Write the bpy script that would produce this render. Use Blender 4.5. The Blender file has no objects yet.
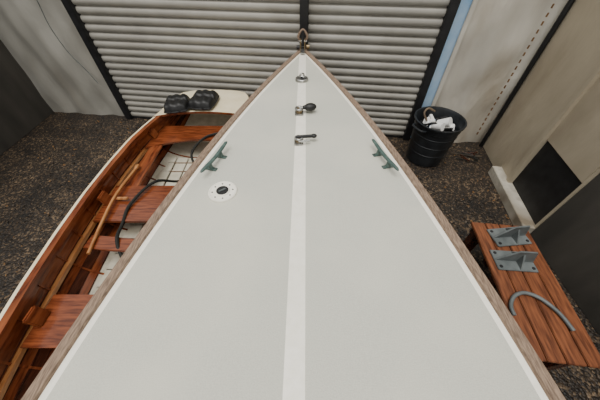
import bpy, bmesh, math, random
from mathutils import Vector, Matrix
random.seed(7)
S=bpy.context.scene
COL=S.collection

# ---------------------------------------------------------------- materials
def new_mat(name):
    m=bpy.data.materials.new(name); m.use_nodes=True
    nt=m.node_tree; b=nt.nodes['Principled BSDF']
    return m,nt,b
def lin(c):
    return tuple(((x/255)/12.92 if x/255<=0.04045 else ((x/255+0.055)/1.055)**2.4) for x in c)+(1,)
def noise_mat(name,c1,c2,scale=20,rough=0.6,metal=0.0,bump=0.0,bscale=None,stretch=None,detail=6,c3=None,scale3=2.0,th=(0.45,0.7),lo=0.35,hi=0.65,spec=None,bdist=.01):
    m,nt,b=new_mat(name)
    N=nt.nodes; L=nt.links
    tc=N.new('ShaderNodeTexCoord'); mp=N.new('ShaderNodeMapping')
    L.new(tc.outputs['Object'],mp.inputs[0])
    if stretch: mp.inputs['Scale'].default_value=stretch
    n=N.new('ShaderNodeTexNoise'); n.inputs['Scale'].default_value=scale; n.inputs['Detail'].default_value=detail
    L.new(mp.outputs[0],n.inputs['Vector'])
    r=N.new('ShaderNodeValToRGB'); r.color_ramp.elements[0].position=lo; r.color_ramp.elements[1].position=hi
    r.color_ramp.elements[0].color=lin(c1); r.color_ramp.elements[1].color=lin(c2)
    L.new(n.outputs['Fac'],r.inputs[0])
    out=r.outputs[0]
    if c3:
        n3=N.new('ShaderNodeTexNoise'); n3.inputs['Scale'].default_value=scale3; n3.inputs['Detail'].default_value=8
        L.new(mp.outputs[0],n3.inputs['Vector'])
        r3=N.new('ShaderNodeValToRGB'); r3.color_ramp.elements[0].position=th[0]; r3.color_ramp.elements[1].position=th[1]
        L.new(n3.outputs['Fac'],r3.inputs[0])
        mx=N.new('ShaderNodeMixRGB'); L.new(r3.outputs[0],mx.inputs[0]); L.new(out,mx.inputs[1]); mx.inputs[2].default_value=lin(c3)
        out=mx.outputs[0]
    L.new(out,b.inputs['Base Color'])
    b.inputs['Roughness'].default_value=rough; b.inputs['Metallic'].default_value=metal
    if spec is not None: b.inputs['Specular IOR Level'].default_value=spec
    if bump>0:
        n2=N.new('ShaderNodeTexNoise'); n2.inputs['Scale'].default_value=bscale or scale*2; n2.inputs['Detail'].default_value=4
        n2.inputs['Distortion'].default_value=.6
        L.new(mp.outputs[0],n2.inputs['Vector'])
        bp=N.new('ShaderNodeBump'); bp.inputs['Strength'].default_value=bump; bp.inputs['Distance'].default_value=bdist
        L.new(n2.outputs['Fac'],bp.inputs['Height']); L.new(bp.outputs[0],b.inputs['Normal'])
    return m

M={}
M['deck']=noise_mat('deck_nonslip',(188,188,176),(198,198,186),scale=220,rough=.7,bump=.25,bscale=260,c3=(205,203,189),scale3=1.6)
M['white']=noise_mat('white_gelcoat',(238,234,220),(246,242,230),scale=30,rough=.4)
M['hullw']=noise_mat('hull_paint',(205,205,200),(220,220,214),scale=8,rough=.35)
M['rail']=noise_mat('weathered_teak',(104,86,72),(150,128,108),scale=30,stretch=(6,.8,6),rough=.8,bump=.3)
M['cream']=noise_mat('cream_paint',(228,214,178),(238,226,196),scale=6,rough=.4)
M['wood']=noise_mat('varnished_mahogany',(80,38,22),(128,66,38),scale=10,stretch=(5,.7,5),rough=.22,c3=(150,86,50),scale3=3)
M['wood_d']=noise_mat('dark_mahogany',(46,24,15),(78,40,26),scale=10,stretch=(5,.7,5),rough=.25)
M['wood_l']=noise_mat('light_varnished_wood',(150,96,54),(184,128,78),scale=10,stretch=(5,.7,5),rough=.25)
M['woodx']=noise_mat('thwart_wood',(86,40,22),(132,70,40),scale=10,stretch=(.7,6,5),rough=.2)
M['benchwood']=noise_mat('bench_boards',(86,48,30),(136,82,52),scale=8,stretch=(8,.8,5),rough=.4)
M['floorp']=noise_mat('pale_bottom_boards',(186,180,160),(210,204,186),scale=12,rough=.5)
M['black']=noise_mat('black_rubber',(14,14,15),(24,24,25),scale=14,rough=.5)
M['tub']=noise_mat('tub_plastic',(24,27,30),(42,46,50),scale=9,rough=.42)
M['rope']=noise_mat('dark_rope',(15,16,13),(34,34,28),scale=90,rough=.8)
M['steel']=noise_mat('stainless',(150,150,148),(190,190,186),scale=30,rough=.25,metal=.9)
M['brass']=noise_mat('bronze_fitting',(110,92,66),(146,126,92),scale=30,rough=.35,metal=.7)
M['greeng']=noise_mat('cleat_green_grey',(58,78,74),(82,102,96),scale=30,rough=.45)
M['grey']=noise_mat('grey_steel_paint',(84,90,90),(106,112,112),scale=12,rough=.5)
M['darksteel']=noise_mat('dark_steel',(20,20,22),(34,34,36),scale=12,rough=.55)
M['tarp']=noise_mat('dirty_white_tarp',(188,183,172),(218,214,202),scale=1.6,rough=.5,bump=.8,bscale=2.2,bdist=.06,stretch=(1,1,.45),c3=(150,134,110),scale3=1.8,th=(.5,.8))
M['tarpl']=noise_mat('grey_white_sheet',(150,148,140),(178,175,166),scale=1.4,rough=.6,bump=.7,bscale=2.2,bdist=.05,stretch=(1,1,.5),c3=(128,120,106),scale3=1.2,th=(.5,.85))
M['panel']=noise_mat('beige_panel',(172,160,138),(196,186,164),scale=1.5,rough=.55,bump=.5,bscale=2,bdist=.04,stretch=(1,1,.5),c3=(136,120,98),scale3=1.6,th=(.48,.8))
M['dpanel']=noise_mat('dark_timber_cladding',(60,58,54),(84,80,74),scale=3,stretch=(1,1,.3),rough=.7)
M['blue']=noise_mat('painted_sky_and_scrap_blue',(150,190,226),(192,216,238),scale=4,rough=.3)  # sky light painted as blue for the wall gap; also colours tub rubbish
M['stone']=noise_mat('gravel_stone',(36,30,24),(104,92,76),scale=3,rough=.7)
M['leaf']=noise_mat('dead_leaf',(100,72,42),(138,104,64),scale=9,rough=.8)
M['white_pl']=noise_mat('white_plastic',(225,225,222),(240,240,238),scale=9,rough=.4)
M['orange']=noise_mat('tan_plastic',(90,76,60),(120,104,84),scale=9,rough=.5)
M['kerb']=noise_mat('concrete_kerb',(176,170,156),(204,198,184),scale=16,rough=.8,c3=(130,118,100),scale3=4)
M['door']=noise_mat('shutter_metal',(158,155,147),(174,171,162),scale=2.5,rough=.42,c3=(142,137,126),scale3=1.2,th=(.5,.8))

def gravel():
    m,nt,b=new_mat('wet_gravel'); N=nt.nodes; L=nt.links
    tc=N.new('ShaderNodeTexCoord')
    v=N.new('ShaderNodeTexVoronoi'); v.inputs['Scale'].default_value=58
    L.new(tc.outputs['Object'],v.inputs['Vector'])
    bw=N.new('ShaderNodeRGBToBW'); L.new(v.outputs['Color'],bw.inputs[0])
    r=N.new('ShaderNodeValToRGB'); e=r.color_ramp.elements
    e[0].position=.15; e[0].color=lin((28,23,18)); e[1].position=.92; e[1].color=lin((132,114,92))
    x=r.color_ramp.elements.new(.62); x.color=lin((56,47,37))
    L.new(bw.outputs[0],r.inputs[0])
    n=N.new('ShaderNodeTexNoise'); n.inputs['Scale'].default_value=2.5; n.inputs['Detail'].default_value=8
    L.new(tc.outputs['Object'],n.inputs['Vector'])
    r2=N.new('ShaderNodeValToRGB'); r2.color_ramp.elements[0].position=.4; r2.color_ramp.elements[1].position=.65
    r2.color_ramp.elements[0].color=(.34,.30,.25,1); r2.color_ramp.elements[1].color=(1,.93,.84,1)
    L.new(n.outputs['Fac'],r2.inputs[0])
    mx=N.new('ShaderNodeMixRGB'); mx.blend_type='MULTIPLY'; mx.inputs[0].default_value=1
    L.new(r.outputs[0],mx.inputs[1]); L.new(r2.outputs[0],mx.inputs[2])
    L.new(mx.outputs[0],b.inputs['Base Color'])
    b.inputs['Roughness'].default_value=.6
    bp=N.new('ShaderNodeBump'); bp.inputs['Strength'].default_value=.9; bp.inputs['Distance'].default_value=.012; bp.invert=True
    L.new(v.outputs['Distance'],bp.inputs['Height']); L.new(bp.outputs[0],b.inputs['Normal'])
    return m
M['gravel']=gravel()

# ---------------------------------------------------------------- helpers
def euler(r):
    from mathutils import Euler
    return Euler(r).to_matrix().to_4x4()
class MB:
    def __init__(s): s.v=[]; s.f=[]; s.mi=[]; s.mats=[]; s.sm=[]
    def m(s,key):
        if key not in s.mats: s.mats.append(key)
        return s.mats.index(key)
    def add(s,vs,fs,key,smooth=False):
        o=len(s.v); s.v+= [tuple(x) for x in vs]; i=s.m(key)
        for f in fs: s.f.append([a+o for a in f]); s.mi.append(i); s.sm.append(smooth)
    def box(s,c,d,key,rot=(0,0,0),bev=0.0,taper=1.0):
        bm=bmesh.new(); bmesh.ops.create_cube(bm,size=1)
        for v in bm.verts:
            k=taper if v.co.z>0 else 1
            v.co=Vector((v.co.x*d[0]*k,v.co.y*d[1]*k,v.co.z*d[2]))
        if bev>0: bmesh.ops.bevel(bm,geom=bm.edges[:],offset=bev,segments=2,affect='EDGES')
        s.bm(bm,key,Matrix.Translation(c)@euler(rot),bev>0)
    def bm(s,bm,key,mat=Matrix.Identity(4),smooth=False):
        bm.verts.ensure_lookup_table(); bm.verts.index_update()
        s.add([mat@v.co for v in bm.verts],[[v.index for v in f.verts] for f in bm.faces],key,smooth); bm.free()
    def cyl(s,c,r,h,key,r2=None,seg=24,rot=(0,0,0),smooth=True):
        bm=bmesh.new(); bmesh.ops.create_cone(bm,cap_ends=True,cap_tris=False,segments=seg,radius1=r,radius2=r if r2 is None else r2,depth=h)
        s.bm(bm,key,Matrix.Translation(c)@euler(rot),smooth)
    def sph(s,c,d,key,rot=(0,0,0),seg=20):
        bm=bmesh.new(); bmesh.ops.create_uvsphere(bm,u_segments=seg,v_segments=seg//2,radius=1)
        s.bm(bm,key,Matrix.Translation(c)@euler(rot)@Matrix.Diagonal((d[0],d[1],d[2],1)),True)
    def tube(s,pts,r,key,seg=10,closed=False,n=6):
        P=[Vector(p) for p in pts]; Q=[]
        N_=len(P)
        rng=range(N_) if closed else range(N_-1)
        for i in rng:
            if closed: a,b,c,d=P[(i-1)%N_],P[i],P[(i+1)%N_],P[(i+2)%N_]
            else: a,b,c,d=P[max(i-1,0)],P[i],P[i+1],P[min(i+2,N_-1)]
            for k in range(n):
                t=k/n
                Q.append(.5*((2*b)+(c-a)*t+(2*a-5*b+4*c-d)*t*t+(3*b-a-3*c+d)*t**3))
        if not closed: Q.append(P[-1])
        vs=[];fs=[];K=len(Q)
        up=Vector((0,0,1))
        prev=None
        for i,q in enumerate(Q):
            if closed: t=(Q[(i+1)%K]-Q[i-1])
            else: t=Q[min(i+1,K-1)]-Q[max(i-1,0)]
            t.normalize()
            if prev is None:
                ref=up if abs(t.z)<.9 else Vector((1,0,0))
                n1=t.cross(ref).normalized()
            else:
                n1=(prev-t*prev.dot(t))
                n1=n1.normalized() if n1.length>1e-6 else t.cross(up).normalized()
            prev=n1; n2=t.cross(n1)
            for j in range(seg):
                a=2*math.pi*j/seg
                vs.append(q+r*(math.cos(a)*n1+math.sin(a)*n2))
        for i in range(K if closed else K-1):
            i2=(i+1)%K
            for j in range(seg):
                j2=(j+1)%seg
                fs.append([i*seg+j,i*seg+j2,i2*seg+j2,i2*seg+j])
        if not closed:
            fs.append(list(range(seg))[::-1]); fs.append([(K-1)*seg+j for j in range(seg)])
        s.add(vs,fs,key,True)
    def loft(s,rings,key,closed=True,cap=False,smooth=True):
        n=len(rings[0]); vs=[v for r in rings for v in r]; fs=[]
        for i in range(len(rings)-1):
            for j in range(n if closed else n-1):
                j2=(j+1)%n
                fs.append([i*n+j,i*n+j2,(i+1)*n+j2,(i+1)*n+j])
        if cap: fs.append(list(range(n))[::-1]); fs.append([(len(rings)-1)*n+j for j in range(n)])
        s.add(vs,fs,key,smooth)
    def obj(s,name,parent=None,loc=(0,0,0),rot=(0,0,0)):
        me=bpy.data.meshes.new(name); me.from_pydata(s.v,[],s.f)
        for k in s.mats: me.materials.append(M[k])
        for p,i,sm in zip(me.polygons,s.mi,s.sm): p.material_index=i; p.use_smooth=sm
        bm=bmesh.new(); bm.from_mesh(me); bmesh.ops.recalc_face_normals(bm,faces=bm.faces[:]); bm.to_mesh(me); bm.free()
        try: me.set_sharp_from_angle(angle=math.radians(40))
        except Exception: pass
        o=bpy.data.objects.new(name,me); COL.objects.link(o)
        o.location=loc; o.rotation_euler=rot
        if parent: o.parent=parent
        return o
def empty(name,loc=(0,0,0),rot=(0,0,0)):
    o=bpy.data.objects.new(name,None); COL.objects.link(o); o.location=loc; o.rotation_euler=rot; o.empty_display_size=.2
    return o
def torus(b,c,R,r,key,rot=(0,0,0),sc=(1,1,1)):
    vs=[];fs=[];n=32;m_=10
    Mx=Matrix.Translation(c)@euler(rot)@Matrix.Diagonal((*sc,1))
    for i in range(n):
        for j in range(m_):
            a=2*math.pi*i/n;t=2*math.pi*j/m_
            vs.append(Mx@Vector(((R+r*math.cos(t))*math.cos(a),(R+r*math.cos(t))*math.sin(a),r*math.sin(t))))
            fs.append([i*m_+j,((i+1)%n)*m_+j,((i+1)%n)*m_+(j+1)%m_,i*m_+(j+1)%m_])
    b.add(vs,fs,key,True)

# ---------------------------------------------------------------- ground (one mesh: sheet + loose stones)
b=MB(); b.add([(-6,-5,0),(6,-5,0),(6,6,0),(-6,6,0)],[[0,1,2,3]],'gravel')
n_=0
while n_<4200:
    x=random.uniform(-3.6,2.3); y=random.uniform(.2,3.7)
    if -1.9<x<-.3 and y<3.4: n_+=1; continue
    if abs(x)<.6 and y<2: n_+=1; continue
    if y>3.4-0.131*x-.06: n_+=1; continue
    r=random.uniform(.005,.015)
    bm=bmesh.new(); bmesh.ops.create_icosphere(bm,subdivisions=1,radius=r)
    for v in bm.verts: v.co*=random.uniform(.75,1.15)
    k=random.choice(['stone']*7+['gravel']*3+['leaf'])
    b.bm(bm,k,Matrix.Translation((x,y,r*.3))@euler((random.random(),random.random(),random.random()*6))@Matrix.Diagonal((1.2,1,.6,1)))
    n_+=1
b.obj('floor')

# ---------------------------------------------------------------- back wall & door
A=Vector((-2.66,3.76,0)); B=Vector((1.50,3.21,0)); D=(B-A).normalized(); Nn=Vector((D.y,-D.x,0))
if Nn.y>0: Nn=-Nn
ang=math.atan2(D.y,D.x); LEN=(B-A).length
root=empty('door_1',A,(0,0,ang))
b=MB(); H=3.0; pitch=.09; rings=[]
z=0.02
while z<H:
    for (dz_,off) in [(0,0.008),(.006,-.010),(.018,-.024),(.045,-.029),(.068,-.024),(.080,-.010),(.085,.008)]:
        rings.append([(0.0,off,z+dz_),(LEN,off,z+dz_)])
    z+=pitch
b.loft(rings,'door',closed=False,smooth=True)
b.obj('shutter_curtain',root)
b=MB(); b.box((LEN/2,0,.02),(LEN,.05,.04),'darksteel',bev=.004); b.obj('bottom_rail',root)
b=MB(); b.box((-.03,-.03,1.5),(.09,.10,3.0),'darksteel',bev=.006); b.obj('guide_rail_a',root)
b=MB(); b.box((LEN+.03,-.03,1.5),(.09,.10,3.0),'darksteel',bev=.006); b.obj('guide_rail_b',root)
b=MB(); b.box((LEN/2,-.05,3.12),(LEN+.2,.35,.3),'door',bev=.02); b.obj('roller_box',root)
b=MB(); b.box((0,0,1.5),(.092,.06,3.0),'black',bev=.006); b.box((0,0,.01),(.2,.10,.02),'darksteel',bev=.003)
for sx in(-.08,.08): b.cyl((sx,0,.025),.01,.02,'steel',seg=6)
dp=(Vector((.045,3.32,0))-A); b.obj('centre_post',root,loc=(dp.dot(D),-abs(dp.dot(Nn)),0))

def wall_sheet(name,p,q,h,key,waves=.02,n=60,thick=.04):
    p=Vector(p);q=Vector(q);d=(q-p);L_=d.length;d.normalize();nn=Vector((d.y,-d.x,0))
    b=MB();rows=[]
    ph=random.random()*6
    for k in range(0,33):
        z=h*k/32; r=[]
        for i in range(n+1):
            t=i/n; w=waves*(math.sin(t*L_*9+ph+z*.8)+.5*math.sin(t*L_*21+z*2.7+ph)+.5*math.sin(z*5+t*L_*4)+.3*math.sin(z*11-t*L_*9))
            r.append(p+d*(t*L_)+nn*w+Vector((0,0,z)))
        rows.append(r)
    b.loft(rows,key,closed=False)
    b.loft([[v-nn*thick for v in r] for r in rows],key,closed=False)
    return b.obj(name)
wr=empty('wall_back')
def par(o,pp):
    o.parent=pp; return o
P1=B+D*.10; P2=Vector((2.56,3.07,0))
b=MB(); b.box((0,0,1.5),(.14,.01,3.0),'blue'); b.obj('painted_sky_gap',wr,loc=P1+D*.04,rot=(0,0,ang))  # solid strip in sky blue, paints the daylight seen through the gap
s1=par(wall_sheet('tarp_sheet',P1+D*.12,P2,3.0,'tarp',waves=.018,thick=.03),wr)
b=MB(); b.box((0,0,1.5),(.045,.03,3.0),'tarp',bev=.005); b.obj('tarp_batten',wr,loc=P1+D*.12+Nn*.035,rot=(0,0,ang))
b=MB()
for i in range(40): b.box((0,0,.2+i*.07),(.012,.01,.035),'leaf')
b.obj('tarp_lacing',wr,loc=P2+Vector((-.17,-.06,0)))
b=MB(); b.cyl((0,0,1.5),.026,3.0,'black',seg=12); b.obj('corner_pole',wr,loc=P2+Vector((-.03,-.07,0)))
LW=A-D*.09; LE=A-D*1.5
par(wall_sheet('tarp_sheet_b',LE,LW,3.0,'tarpl',waves=.02,thick=.03),wr)
b=MB(); b.tube([(0,0,2.2),(.03,0,1.6),(-.02,0,1.25),(.02,0,.95),(.12,0,.75),(.20,0,.55)],.005,'grey'); b.obj('hanging_cord',wr,loc=A-D*.42+Nn*.06,rot=(0,0,ang))
wr2=empty('wall_right')
q0=Vector((2.60,3.10,0)); q1=Vector((2.34,1.5,0)); q2=Vector((2.34,-3,0))
def wallbox(p,q,z0,z1,key,parent,name,th=.05,off=0):
    d=q-p; L_=d.length; a=math.atan2(d.y,d.x); nn=Vector((d.y,-d.x,0)).normalized()
    c=(p+q)/2+nn*off; b=MB(); b.box((0,0,0),(L_,th,z1-z0),key,bev=.004)
    return b.obj(name,parent,loc=(c.x,c.y,(z0+z1)/2),rot=(0,0,a))
qa=q0.lerp(q1,.58); qb=q0.lerp(q1,.98)
wallbox(q0,qa,0,3,'panel',wr2,'panel_a')
wallbox(qa,qb,.70,3,'panel',wr2,'panel_b')
wallbox(qa,qb,0.0,.70,'darksteel',wr2,'dark_panel',off=-.02)
wallbox(qb,q1,0,3,'panel',wr2,'panel_d')
wallbox(q1,q2,0,3,'dpanel',wr2,'panel_c')
wallbox(q0.lerp(q1,.42),q1,0,.11,'kerb',wr2,'kerb',th=.14,off=.06)
wallbox(qa+Vector((0.005,.03,0)),qa-Vector((0.005,.03,0)),0,3,'panel',wr2,'upright',th=.05,off=.03)
wl=empty('wall_left')
wallbox(Vector((-4.05,-3,0)),Vector((-4.05,3.95,0)),0,3,'dpanel',wl,'panel')

# ---------------------------------------------------------------- sailboat
YR=(-.02,0,0); YROT=(0,0,-.016)
boat=empty('sailboat',YR,YROT)
DZ=1.2; YT=3.05
def hw(y):
    s=(YT-y)/2.84
    if s<=0: return 0.0
    if s<=1: return .766*s+.36*s*(1-s)
    return .766+ (.766-.36)*(s-1)*.9 -.12*(s-1)**2
ys=[YT-.0]+[YT-.004*(1.32**i) for i in range(1,18)]
ys=[y for y in ys if y>2.4]; y=2.35
while y>-2.4: ys.append(y); y-=.12
ys.append(-2.5)
def camber(x,y):
    w=max(hw(y),.01); return .018*(1-(x/w)**2)*min(1,w/.5)
b=MB()
def strip(b,xf0,xf1,key,dz=0,n=6):
    rows=[]
    for y in ys:
        a=xf0(y); c=xf1(y)
        rows.append([(a+(c-a)*k/n,y,DZ+camber(a+(c-a)*k/n,y)+dz) for k in range(n+1)])
    b.loft(rows,key,closed=False)
BW=.026; CW=.034
inner=lambda y:max(hw(y)-BW,CW if hw(y)>CW else hw(y))
strip(b,lambda y:-inner(y),lambda y:-min(CW,hw(y)),'deck',n=8)
strip(b,lambda y:min(CW,hw(y)),lambda y:inner(y),'deck',n=8)
strip(b,lambda y:-hw(y)-.001,lambda y:-inner(y),'white',n=2)
strip(b,lambda y:inner(y),lambda y:hw(y)+.001,'white',n=2)
strip(b,lambda y:-min(CW,hw(y)),lambda y:min(CW,hw(y)),'white',n=4)
b.obj('deck',boat)
b=MB()
for sg in (-1,1):
    rows=[]
    for y in ys:
        w=hw(y); yy=y+ (.03 if y>3.04 else 0)
        rw=.055
        rows.append([(sg*(w-.002),yy,DZ-.002),(sg*(w+.004),yy,DZ+.012),(sg*(w+rw-.012),yy,DZ+.010),(sg*(w+rw),yy,DZ-.004),(sg*(w+rw),yy,DZ-.04),(sg*(w+rw-.012),yy,DZ-.052),(sg*(w-.002),yy,DZ-.052)])
    b.loft(rows,'rail',closed=True,cap=True)
b.box((0,3.07,DZ-.02),(.11,.05,.06),'rail',bev=.015)
b.obj('rub_rail',boat)
b=MB()
rows=[]
for y in ys:
    w=hw(y)
    s=(YT-y)
    zk=.30
    if s<.85: zk=1.15-.85*(s/.85)**.7
    n=9
    pts=[]
    for k in range(n+1):
        t=k/n
        x=(w+.002)*((1-t)**.9)*(1-.32*math.sin(math.pi*t))
        pts.append((x,DZ-.01-(DZ-.01-zk)*t))
    rows.append([(px,y,pz) for px,pz in pts]+[(-px,y,pz) for px,pz in reversed(pts[:-1])])
b.loft(rows,'hullw',closed=False,cap=False)
b.add(rows[-1],[list(range(len(rows[-1])))],'hullw')
b.add([(.0,-1.3,.32),(0.03,-.2,.32),(0,.5,.32),(-.03,-.2,.32),(0,-1.2,.16),(.03,-.2,.16),(0,.3,.16),(-.03,-.2,.16)],[[0,1,5,4],[1,2,6,5],[2,3,7,6],[3,0,4,7],[4,5,6,7]],'hullw')
b.obj('hull',boat)
# stem fitting
b=MB()
b.box((0,2.99,DZ+.018),(.05,.14,.008),'steel',bev=.003)
b.box((0,3.10,DZ-.03),(.04,.012,.12),'steel',bev=.003)
for sx in(-.022,.022): b.box((sx,3.06,DZ+.06),(.009,.06,.11),'brass',bev=.003)
b.cyl((0,3.06,DZ+.09),.013,.085,'steel',rot=(0,math.pi/2,0),seg=12)
b.tube([(-.03,3.06,DZ+.09),(-.045,3.06,DZ+.14),(0,3.07,DZ+.19),(.045,3.06,DZ+.14),(.03,3.06,DZ+.09)],.012,'rail',seg=8)
b.cyl((.055,3.03,DZ+.045),.022,.03,'brass',rot=(0,math.pi/2,0),seg=14)
b.cyl((-.05,3.03,DZ+.04),.020,.03,'darksteel',rot=(0,math.pi/2,0),seg=14)
b.cyl((0,3.03,DZ+.13),.014,.12,'darksteel',seg=10)
b.obj('stem_fitting',boat)
# trailer carrying the boat
b=MB()
b.box((0,.2,.13),(.09,5.2,.06),'grey',bev=.008)
for yy in(-1.6,-.2,1.2): b.box((0,yy,.13),(.7,.07,.05),'grey',bev=.006)
b.box((0,-1.0,.2),(1.6,.06,.06),'grey',bev=.006)
for sx in(-.83,.83):
    b.cyl((sx,-1.0,.26),.26,.15,'black',rot=(0,math.pi/2,0),seg=32); b.cyl((sx,-1.0,.26),.14,.16,'grey',rot=(0,math.pi/2,0),seg=24)
for yy in(-1.9,1.3): b.box((0,yy,.22),(.16,.10,.19),'black',bev=.02)
b.box((0,2.5,.07),(.12,.12,.14),'grey',bev=.006); b.cyl((0,2.7,.08),.08,.06,'black',rot=(0,math.pi/2,0),seg=24)
b.box((0,-2.3,.06),(.15,.15,.12),'black',bev=.01)
b.obj('launching_trailer',boat)

def dz(x,y): return DZ+camber(x,y)+.0015
b=MB(); b.cyl((0,0,.004),.058,.008,'steel'); torus(b,(0,0,.012),.046,.011,'steel'); b.cyl((0,0,.014),.026,.014,'darksteel',r2=.02)
torus(b,(0,0,.036),.022,.006,'steel',rot=(math.pi/2,0,.5))
b.obj('deck_padeye',loc=(.016,2.30,dz(0,2.3)))
b=MB(); b.box((0,0,.005),(.06,.085,.01),'steel',bev=.004); b.cyl((0,0,.022),.024,.03,'brass',seg=18); torus(b,(0,0,.035),.024,.008,'steel')
b.tube([(.0,0,.035),(.03,0.005,.038),(.05,.008,.04)],.009,'steel',seg=8)
b.sph((.080,.012,.04),(.046,.032,.026),'black',rot=(0,0,.15))
b.sph((.045,.008,.04),(.024,.018,.015),'black',rot=(0,0,.15))
b.obj('snap_shackle',loc=(-.006,1.74,dz(0,1.83)))
b=MB(); b.box((0,0,.005),(.055,.08,.01),'steel',bev=.004); b.cyl((0,0,.02),.022,.026,'brass',seg=18)
torus(b,(0,0,.03),.021,.007,'steel')
b.tube([(-.02,0,.034),(.03,.006,.036),(.09,.012,.036)],.011,'black',seg=8)
b.sph((.095,.013,.036),(.020,.016,.013),'black')
b.tube([(0,-.02,.02),(.03,-.026,.024),(.07,-.02,.024)],.006,'steel',seg=8)
b.obj('snap_shackle.001',loc=(-.008,1.38,dz(0,1.44)))
# inspection hatch
b=MB()
b.cyl((0,0,.005),.074,.010,'white',seg=40); torus(b,(0,0,.009),.068,.005,'white')
torus(b,(0,0,.012),.034,.004,'white')
b.cyl((0,0,.012),.032,.008,'black',seg=30)
b.box((0,0,.018),(.04,.008,.008),'grey',rot=(0,0,.6),bev=.002)
for i in range(8):
    a=2*math.pi*i/8+.2; b.cyl((.053*math.cos(a),.053*math.sin(a),.0105),.004,.003,'darksteel',seg=10)
b.obj('deck_inspection_hatch',loc=(-.405,.945,dz(.41,.95)-.001))
# cleats: long slim horned bar on two feet
def cleat(name,p,q):
    p=Vector(p);q=Vector(q);c=(p+q)/2;L_=(q-p).length;a=math.atan2(q.y-p.y,q.x-p.x)
    b=MB()
    pts=[(-.5,.050),(-.46,.051),(-.3,.046),(-.15,.042),(0,.040),(.15,.042),(.3,.046),(.46,.051),(.5,.050)]
    prof=[]
    for (t,z) in pts:
        w=.012 if abs(t)<.4 else (.010 if abs(t)<.48 else .005)
        prof.append([(t*L_,w*math.cos(k*math.pi/4),z+w*.75*math.sin(k*math.pi/4)) for k in range(8)])
    b.loft(prof,'greeng',cap=True)
    for sx in(-.058,.058):
        b.cyl((sx,0,.022),.014,.038,'greeng',r2=.010,seg=14)
        b.box((sx,0,.003),(.028,.068,.006),'greeng',bev=.002)
        for sy_ in(-.025,.025): b.cyl((sx,sy_,.007),.005,.003,'steel',seg=10)
    return b.obj(name,loc=(c.x,c.y,dz(c.x,c.y)),rot=(0,0,a))
cleat('deck_cleat',(-.535,1.05,0),(-.448,1.33,0))
cleat('deck_cleat.001',(.535,1.065,0),(.448,1.355,0))

# ---------------------------------------------------------------- dinghy
DR=empty('wooden_dinghy')
CX=-1.12
stations=[(3.34,.30,.46),(3.31,.38,.42),(3.22,.43,.34),(3.05,.47,.28),(2.80,.52,.22),(2.55,.59,.17),(2.28,.645,.14),(1.9,.675,.12),(1.5,.685,.12),(1.1,.67,.12),(.7,.64,.12),(.3,.59,.13),(-.1,.52,.16),(-.3,.48,.18)]
def interp(y):
    for (a,b_) in zip(stations,stations[1:]):
        if a[0]>=y>=b_[0]:
            t=(a[0]-y)/(a[0]-b_[0]); return a[1]+(b_[1]-a[1])*t, a[2]+(b_[2]-a[2])*t
    return stations[-1][1:] if y<0 else stations[0][1:]
ZG=.60
def sec(y,off=0,n=24,zg=ZG):
    w,zb=interp(y); w-=off; zb+=off
    r=[]
    for k in range(n+1):
        a=-math.pi/2+math.pi*k/n
        sx=math.copysign(abs(math.sin(a))**.75,a); cz=abs(math.cos(a))**.85
        r.append((CX+w*sx,y,zg-(zg-zb)*cz))
    return r
sy=[3.34,3.33,3.31,3.27]+[3.22-.1*i for i in range(0,35)]+[-.3]
sy=[y for y in sy if y>=-.3]
outer=[sec(y) for y in sy]; innr=[sec(y,.018) for y in sy]
b=MB(); b.loft(outer,'cream',closed=False); b.add(outer[-1],[list(range(25))],'cream'); b.add(outer[0],[list(range(25))[::-1]],'cream')
b.obj('outer_hull',DR)
b=MB()
n=24
for j in range(n):
    a=abs(-90+180*(j+.5)/n)
    key='floorp' if a<46 else ('wood_d' if j in(4,19) else 'wood')
    b.loft([[r[j],r[j+1]] for r in innr],key,closed=False,smooth=False)
b.add(innr[-1],[list(range(25))],'wood')
for j in (2,3,4,5,6,18,19,20,21,22):
    b.tube([Vector(r[j])+Vector((0,0,.003)) for r in innr[4::3]],.004,'wood_d',seg=6,n=2)
b.obj('inner_skin',DR)
b=MB()
y=2.50
while y>-.2:
    r1=sec(y+.007,.026); r2=sec(y-.007,.026); r3=sec(y+.007,.016); r4=sec(y-.007,.016)
    b.loft([r3,r1,r2,r4],'wood',closed=False,smooth=False); y-=.22
b.obj('ribs',DR)
b=MB()
for i,xx in enumerate([-.405,-.27,-.135,0,.135,.27,.405]):
    b.box((CX+xx,1.2,.225 if abs(xx)<.3 else .235),(.123,2.5,.014),'floorp',bev=.004)
b.obj('bottom_boards',DR)
b=MB()
y=2.35
while y>0: b.box((CX,y,.235),(.93,.014,.014),'rail',bev=.003); y-=.15
b.obj('board_battens',DR)
b=MB()
for sg in(-1,1):
    ra=[];rb=[]
    for y in sy:
        w,_=interp(y)
        def P(o,z): return (CX+sg*(w+o),y,z)
        ra.append([P(-.004,ZG-.03),P(-.004,ZG+.016),P(.026,ZG+.014),P(.026,ZG-.03)])
        rb.append([P(-.050,ZG-.03),P(-.050,ZG+.020),P(-.004,ZG+.020),P(-.004,ZG-.03)])
    b.loft(ra,'cream',cap=True,smooth=False); b.loft(rb,'wood',cap=True,smooth=False)
    rc=[]
    for y in [v for v in sy if v<2.8]:
        w,_=interp(y); w*=.93
        rc.append([(CX+sg*(w-.02),y,.42),(CX+sg*(w-.02),y,.45),(CX+sg*(w+.012),y,.45),(CX+sg*(w+.012),y,.42)])
    b.loft(rc,'wood_l',cap=True,smooth=False)
b.obj('gunwales',DR)
b=MB(); rows=[]
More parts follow.
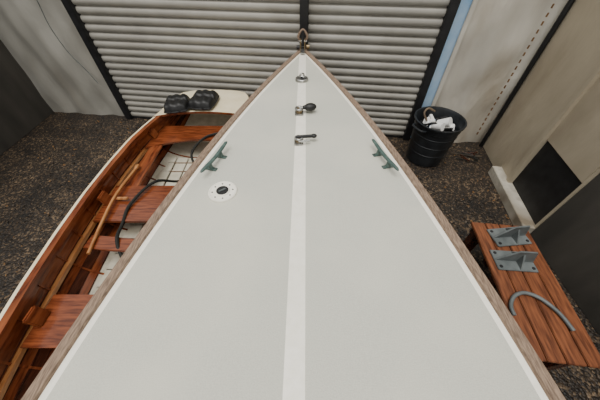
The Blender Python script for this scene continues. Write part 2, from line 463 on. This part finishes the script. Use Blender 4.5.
for y in [3.345,3.33,3.31,3.27,3.22,3.12,3.0,2.9,2.8,2.72]:
    w,_=interp(min(y,3.34)); w+=.02
    rows.append([(CX-w+2*w*k/12,y+ (0 if y>2.77 else .07*(1-((k-6)/6)**2)),ZG+.022+.018*(1-((k-6)/6)**2)) for k in range(13)])
b.loft(rows,'cream',closed=False)
b.loft([[ (v[0],v[1],v[2]-.025) for v in rows[-1]],rows[-1]],'wood',closed=False)
b.obj('end_deck',DR)
def thwart(name,y0,y1,z,curve=0,key='woodx',c0=0):
    b=MB(); N2=16; rows=[]
    w0=interp(y1)[0]*.90
    for k in range(N2+1):
        t=-1+2*k/N2
        ya=y0+c0*(1-t*t); yb=y1+curve*(1-t*t)
        rows.append([(CX+w0*t,ya,z),(CX+w0*t,yb,z),(CX+w0*t,yb,z-.022),(CX+w0*t,ya,z-.022)])
    b.loft(rows,key,cap=True,smooth=False)
    for sg in (-1,1):
        b.box((CX+sg*(w0-.03),(y0+y1)/2,z+.05),(.03,.10,.11),'wood',rot=(0,sg*.3,0),bev=.008)
    b.obj(name,DR)
thwart('stern_seat',2.76,2.32,.47,curve=.16)
thwart('thwart_a',1.74,1.32,.47)
thwart('thwart_b',.70,.38,.47)
b=MB()
b.box((CX-.47,2.05,.455),(.13,.66,.02),'wood',bev=.005); b.box((CX+.47,2.05,.455),(.13,.66,.02),'wood',bev=.005)
b.box((CX+.06,1.05,.36),(.09,.45,.28),'wood_d',bev=.008); b.box((CX+.06,1.05,.505),(.11,.47,.02),'wood_l',bev=.005)
b.obj('side_seats',DR)
b=MB(); b.box((CX-.26,1.09,.47),(.56,.12,.022),'woodx',rot=(0,0,-.1),bev=.005); b.obj('cross_brace',DR)
b=MB(); b.tube([(CX-.50,1.95,.50),(CX-.52,1.6,.51),(CX-.50,1.3,.50),(CX-.46,1.0,.49)],.013,'wood_l',seg=10)
b.sph((CX-.5,1.97,.5),(.020,.045,.018),'wood_l')
b.box((CX-.45,1.55,.50),(.10,.03,.02),'wood_l',bev=.005)
b.obj('tiller_stick',DR)
b=MB()
b.tube([(CX+.30,2.62,.485),(CX+.05,2.50,.487),(CX-.08,2.30,.40),(CX+.05,2.12,.30),(CX+.30,2.0,.30),(CX+.42,2.2,.475),(CX+.25,2.42,.485),(CX+.02,2.3,.38),(CX-.12,2.0,.30),(CX-.25,1.78,.485),(CX-.36,1.5,.49),(CX-.35,1.30,.47),(CX-.30,1.12,.495),(CX-.22,.98,.42),(CX-.14,.88,.28),(CX-.05,.80,.25)],.013,'rope',seg=8,n=8)
b.tube([(CX+.1,2.25,.26),(CX+.25,2.1,.26),(CX+.36,1.9,.27),(CX+.2,1.82,.27),(CX+.02,1.9,.26)],.013,'rope',seg=8,n=8,closed=True)
b.tube([(CX-.1,2.15,.26),(CX+.02,1.95,.27),(CX+.2,1.95,.27),(CX+.3,2.2,.28),(CX+.1,2.4,.34)],.012,'rope',seg=8,n=8,closed=True)
b.obj('mooring_rope',DR)
b=MB(); b.box((CX,.3,.06),(.9,.09,.12),'wood_d',bev=.01); b.box((CX,2.2,.07),(.9,.09,.14),'wood_d',bev=.01); b.obj('support_blocks',DR)
def cushion(name,loc,rot,sx=.30,sy_=.30):
    b=MB(); N3=28; top=[]; bot=[]
    for i in range(N3+1):
        rt=[];rb=[]
        for j in range(N3+1):
            u=i/N3*2-1; v=j/N3*2-1
            cu=u*math.sqrt(1-.18*v*v); cv=v*math.sqrt(1-.18*u*u)
            e=max(0,(1-u**6)*(1-v**6))**.45
            f=1-.45*math.exp(-(v/.09)**2)
            h=.012+.075*e*f+.006*math.sin(u*9+v*3)*e
            rt.append((cu*sx/2,cv*sy_/2,.02+h)); rb.append((cu*sx/2,cv*sy_/2,.02-.02*e))
        top.append(rt);bot.append(rb)
    b.loft(top,'black',closed=False); b.loft(bot,'black',closed=False)
    edge=[r[0] for r in top]+[v for v in top[-1][1:]]+[r[-1] for r in top[::-1][1:]]+[v for v in top[0][::-1][1:-1]]
    b.tube([(x,y,.026) for x,y,_ in edge[::3]],.009,'darksteel',seg=6,closed=True,n=2)
    b.tube([(-.05,-sy_/2+.01,.03),(-.04,-sy_/2-.03,.04),(.04,-sy_/2-.03,.04),(.05,-sy_/2+.01,.03)],.007,'darksteel',seg=8)
    return b.obj(name,loc=loc,rot=rot)
cushion('fender_cushion',(-1.44,2.88,.645),(0,-.03,.15),.27,.32)
cushion('fender_cushion.001',(-1.15,2.97,.648),(0,0,-.10),.29,.36)

# ---------------------------------------------------------------- tub with rubbish
TR=empty('rubbish_tub',(1.64,2.74,0))
b=MB(); seg=48
def ring(r,z): return [(r*math.cos(2*math.pi*k/seg),r*math.sin(2*math.pi*k/seg),z) for k in range(seg)]
hT=.58
b.loft([ring(.01,0),ring(.195,0),ring(.21,.012),ring(.258,hT-.09),ring(.265,hT-.085),ring(.267,hT-.03),ring(.286,hT-.02),ring(.289,hT),ring(.273,hT),ring(.263,hT-.02),ring(.20,.02),ring(.01,.02)],'tub')
for sg in(-1,1):
    b.tube([(sg*.265,-.09,hT-.06),(sg*.32,-.07,hT-.05),(sg*.335,0,hT-.045),(sg*.32,.07,hT-.05),(sg*.265,.09,hT-.06)],.012,'tub',seg=8)
for z in(.18,.3,.42): torus(b,(0,0,z),.208+.05*z/.49,.005,'tub')
b.obj('tub_body',TR,rot=(0,0,.4))
b=MB()
for i in range(40):
    a=random.random()*6.28; r=random.uniform(0,.175); k=random.choice(['black','white_pl','tub','kerb','darksteel','darksteel','stone','blue','white_pl'])
    b.box((r*math.cos(a),r*math.sin(a),.44+random.uniform(-.02,.08)),(random.uniform(.04,.13),random.uniform(.03,.09),random.uniform(.01,.04)),k,rot=(random.uniform(-.5,.5),random.uniform(-.5,.5),random.random()*3),bev=.005)
b.cyl((0,0,.22),.19,.40,'darksteel',r2=.23)
b.cyl((.05,-.03,.52),.045,.14,'white_pl',r2=.055,rot=(.6,.9,0))
b.cyl((-.06,-.12,.53),.04,.12,'white_pl',r2=.045,rot=(1.2,.3,.5))
b.tube([(-.12,.05,.5),(-.16,.1,.57),(-.1,.16,.6),(0,.18,.55)],.012,'orange',seg=8)
b.tube([(-.2,-.05,.5),(-.1,-.1,.56),(.0,-.15,.52),(.12,-.12,.5)],.012,'black',seg=8)
b.obj('contents',TR,loc=(0,0,.02))
b=MB()
for j in range(7):
    b.tube([(random.uniform(-.18,.18),random.uniform(-.12,.12),.015),(random.uniform(-.18,.18),random.uniform(-.12,.12),.03),(random.uniform(-.18,.18),random.uniform(-.12,.12),.015)],.006,random.choice(['stone','rope','wood_d']),seg=6)
b.obj('twig_litter',loc=(2.22,2.75,0))

# ---------------------------------------------------------------- plank bench right (slightly turned)
BR=empty('wooden_workbench',(1.40,1.29,0),(0,0,-.11))
b=MB()
x=0
while x<.42:
    b.box((x+.052,-.49,.49),(.100,.98,.026),'benchwood',bev=.004); x+=.107
b.obj('top_boards',BR)
b=MB()
for yy in(-.07,-.49,-.90): b.box((.21,yy,.447),(.40,.07,.06),'wood_d',bev=.004)
for xx in(.06,.36):
    for yy in(-.07,-.90): b.box((xx,yy,.21),(.07,.07,.42),'wood_d',bev=.004)
b.obj('frame',BR)
def stand(name,loc,rot):
    b=MB()
    b.box((0,0,.006),(.27,.16,.012),'grey',bev=.003)
    v=[(-.13,.0,.012),(.13,.0,.012),(.09,.0,.13),(-.02,.0,.13)]
    b.add([(a,-.006,c) for a,_,c in v]+[(a,.006,c) for a,_,c in v],[[0,1,2,3],[7,6,5,4],[0,4,5,1],[1,5,6,2],[2,6,7,3],[3,7,4,0]],'grey')
    v=[(0,-.075,.012),(0,.075,.012),(0,.0,.11)]
    b.add([(-.006+.02,c,d) for _,c,d in v]+[(.006+.02,c,d) for _,c,d in v],[[0,1,2],[5,4,3],[0,3,4,1],[1,4,5,2],[2,5,3,0]],'grey')
    for sx in(-.11,.11):
        for sy_ in(-.055,.055): b.cyl((sx,sy_,.014),.011,.004,'darksteel',seg=12)
    return b.obj(name,loc=loc,rot=rot)
stand('steel_bracket',(1.62,1.14,.5045),(0,0,.10))
stand('steel_bracket.001',(1.54,.93,.5045),(0,0,-.08))
b=MB(); b.tube([(1.335,.55,.517),(1.345,.61,.518),(1.40,.67,.52),(1.48,.69,.522),(1.56,.65,.522),(1.62,.56,.52),(1.64,.46,.517)],.012,'grey',seg=10); b.obj('grey_hose')

# ---------------------------------------------------------------- light
w=bpy.data.worlds.new('World'); S.world=w; w.use_nodes=True
bg=w.node_tree.nodes['Background']; bg.inputs[0].default_value=(1.0,.98,.94,1); bg.inputs[1].default_value=1.12
sl=bpy.data.lights.new('overcast_sun','SUN'); sl.energy=2.6; sl.angle=math.radians(40); sl.color=(1,.97,.92)
so=bpy.data.objects.new('overcast_sun',sl); COL.objects.link(so); so.rotation_euler=(math.radians(14),math.radians(-6),0); so.location=(0,0,5)

# ---------------------------------------------------------------- camera
cd=bpy.data.cameras.new('Camera'); cam=bpy.data.objects.new('Camera',cd); COL.objects.link(cam)
cd.sensor_width=36; cd.lens=15.6; cd.clip_start=.02
cam.location=(0,0,2.2); cam.rotation_euler=(math.radians(90-48),0,0)
S.camera=cam
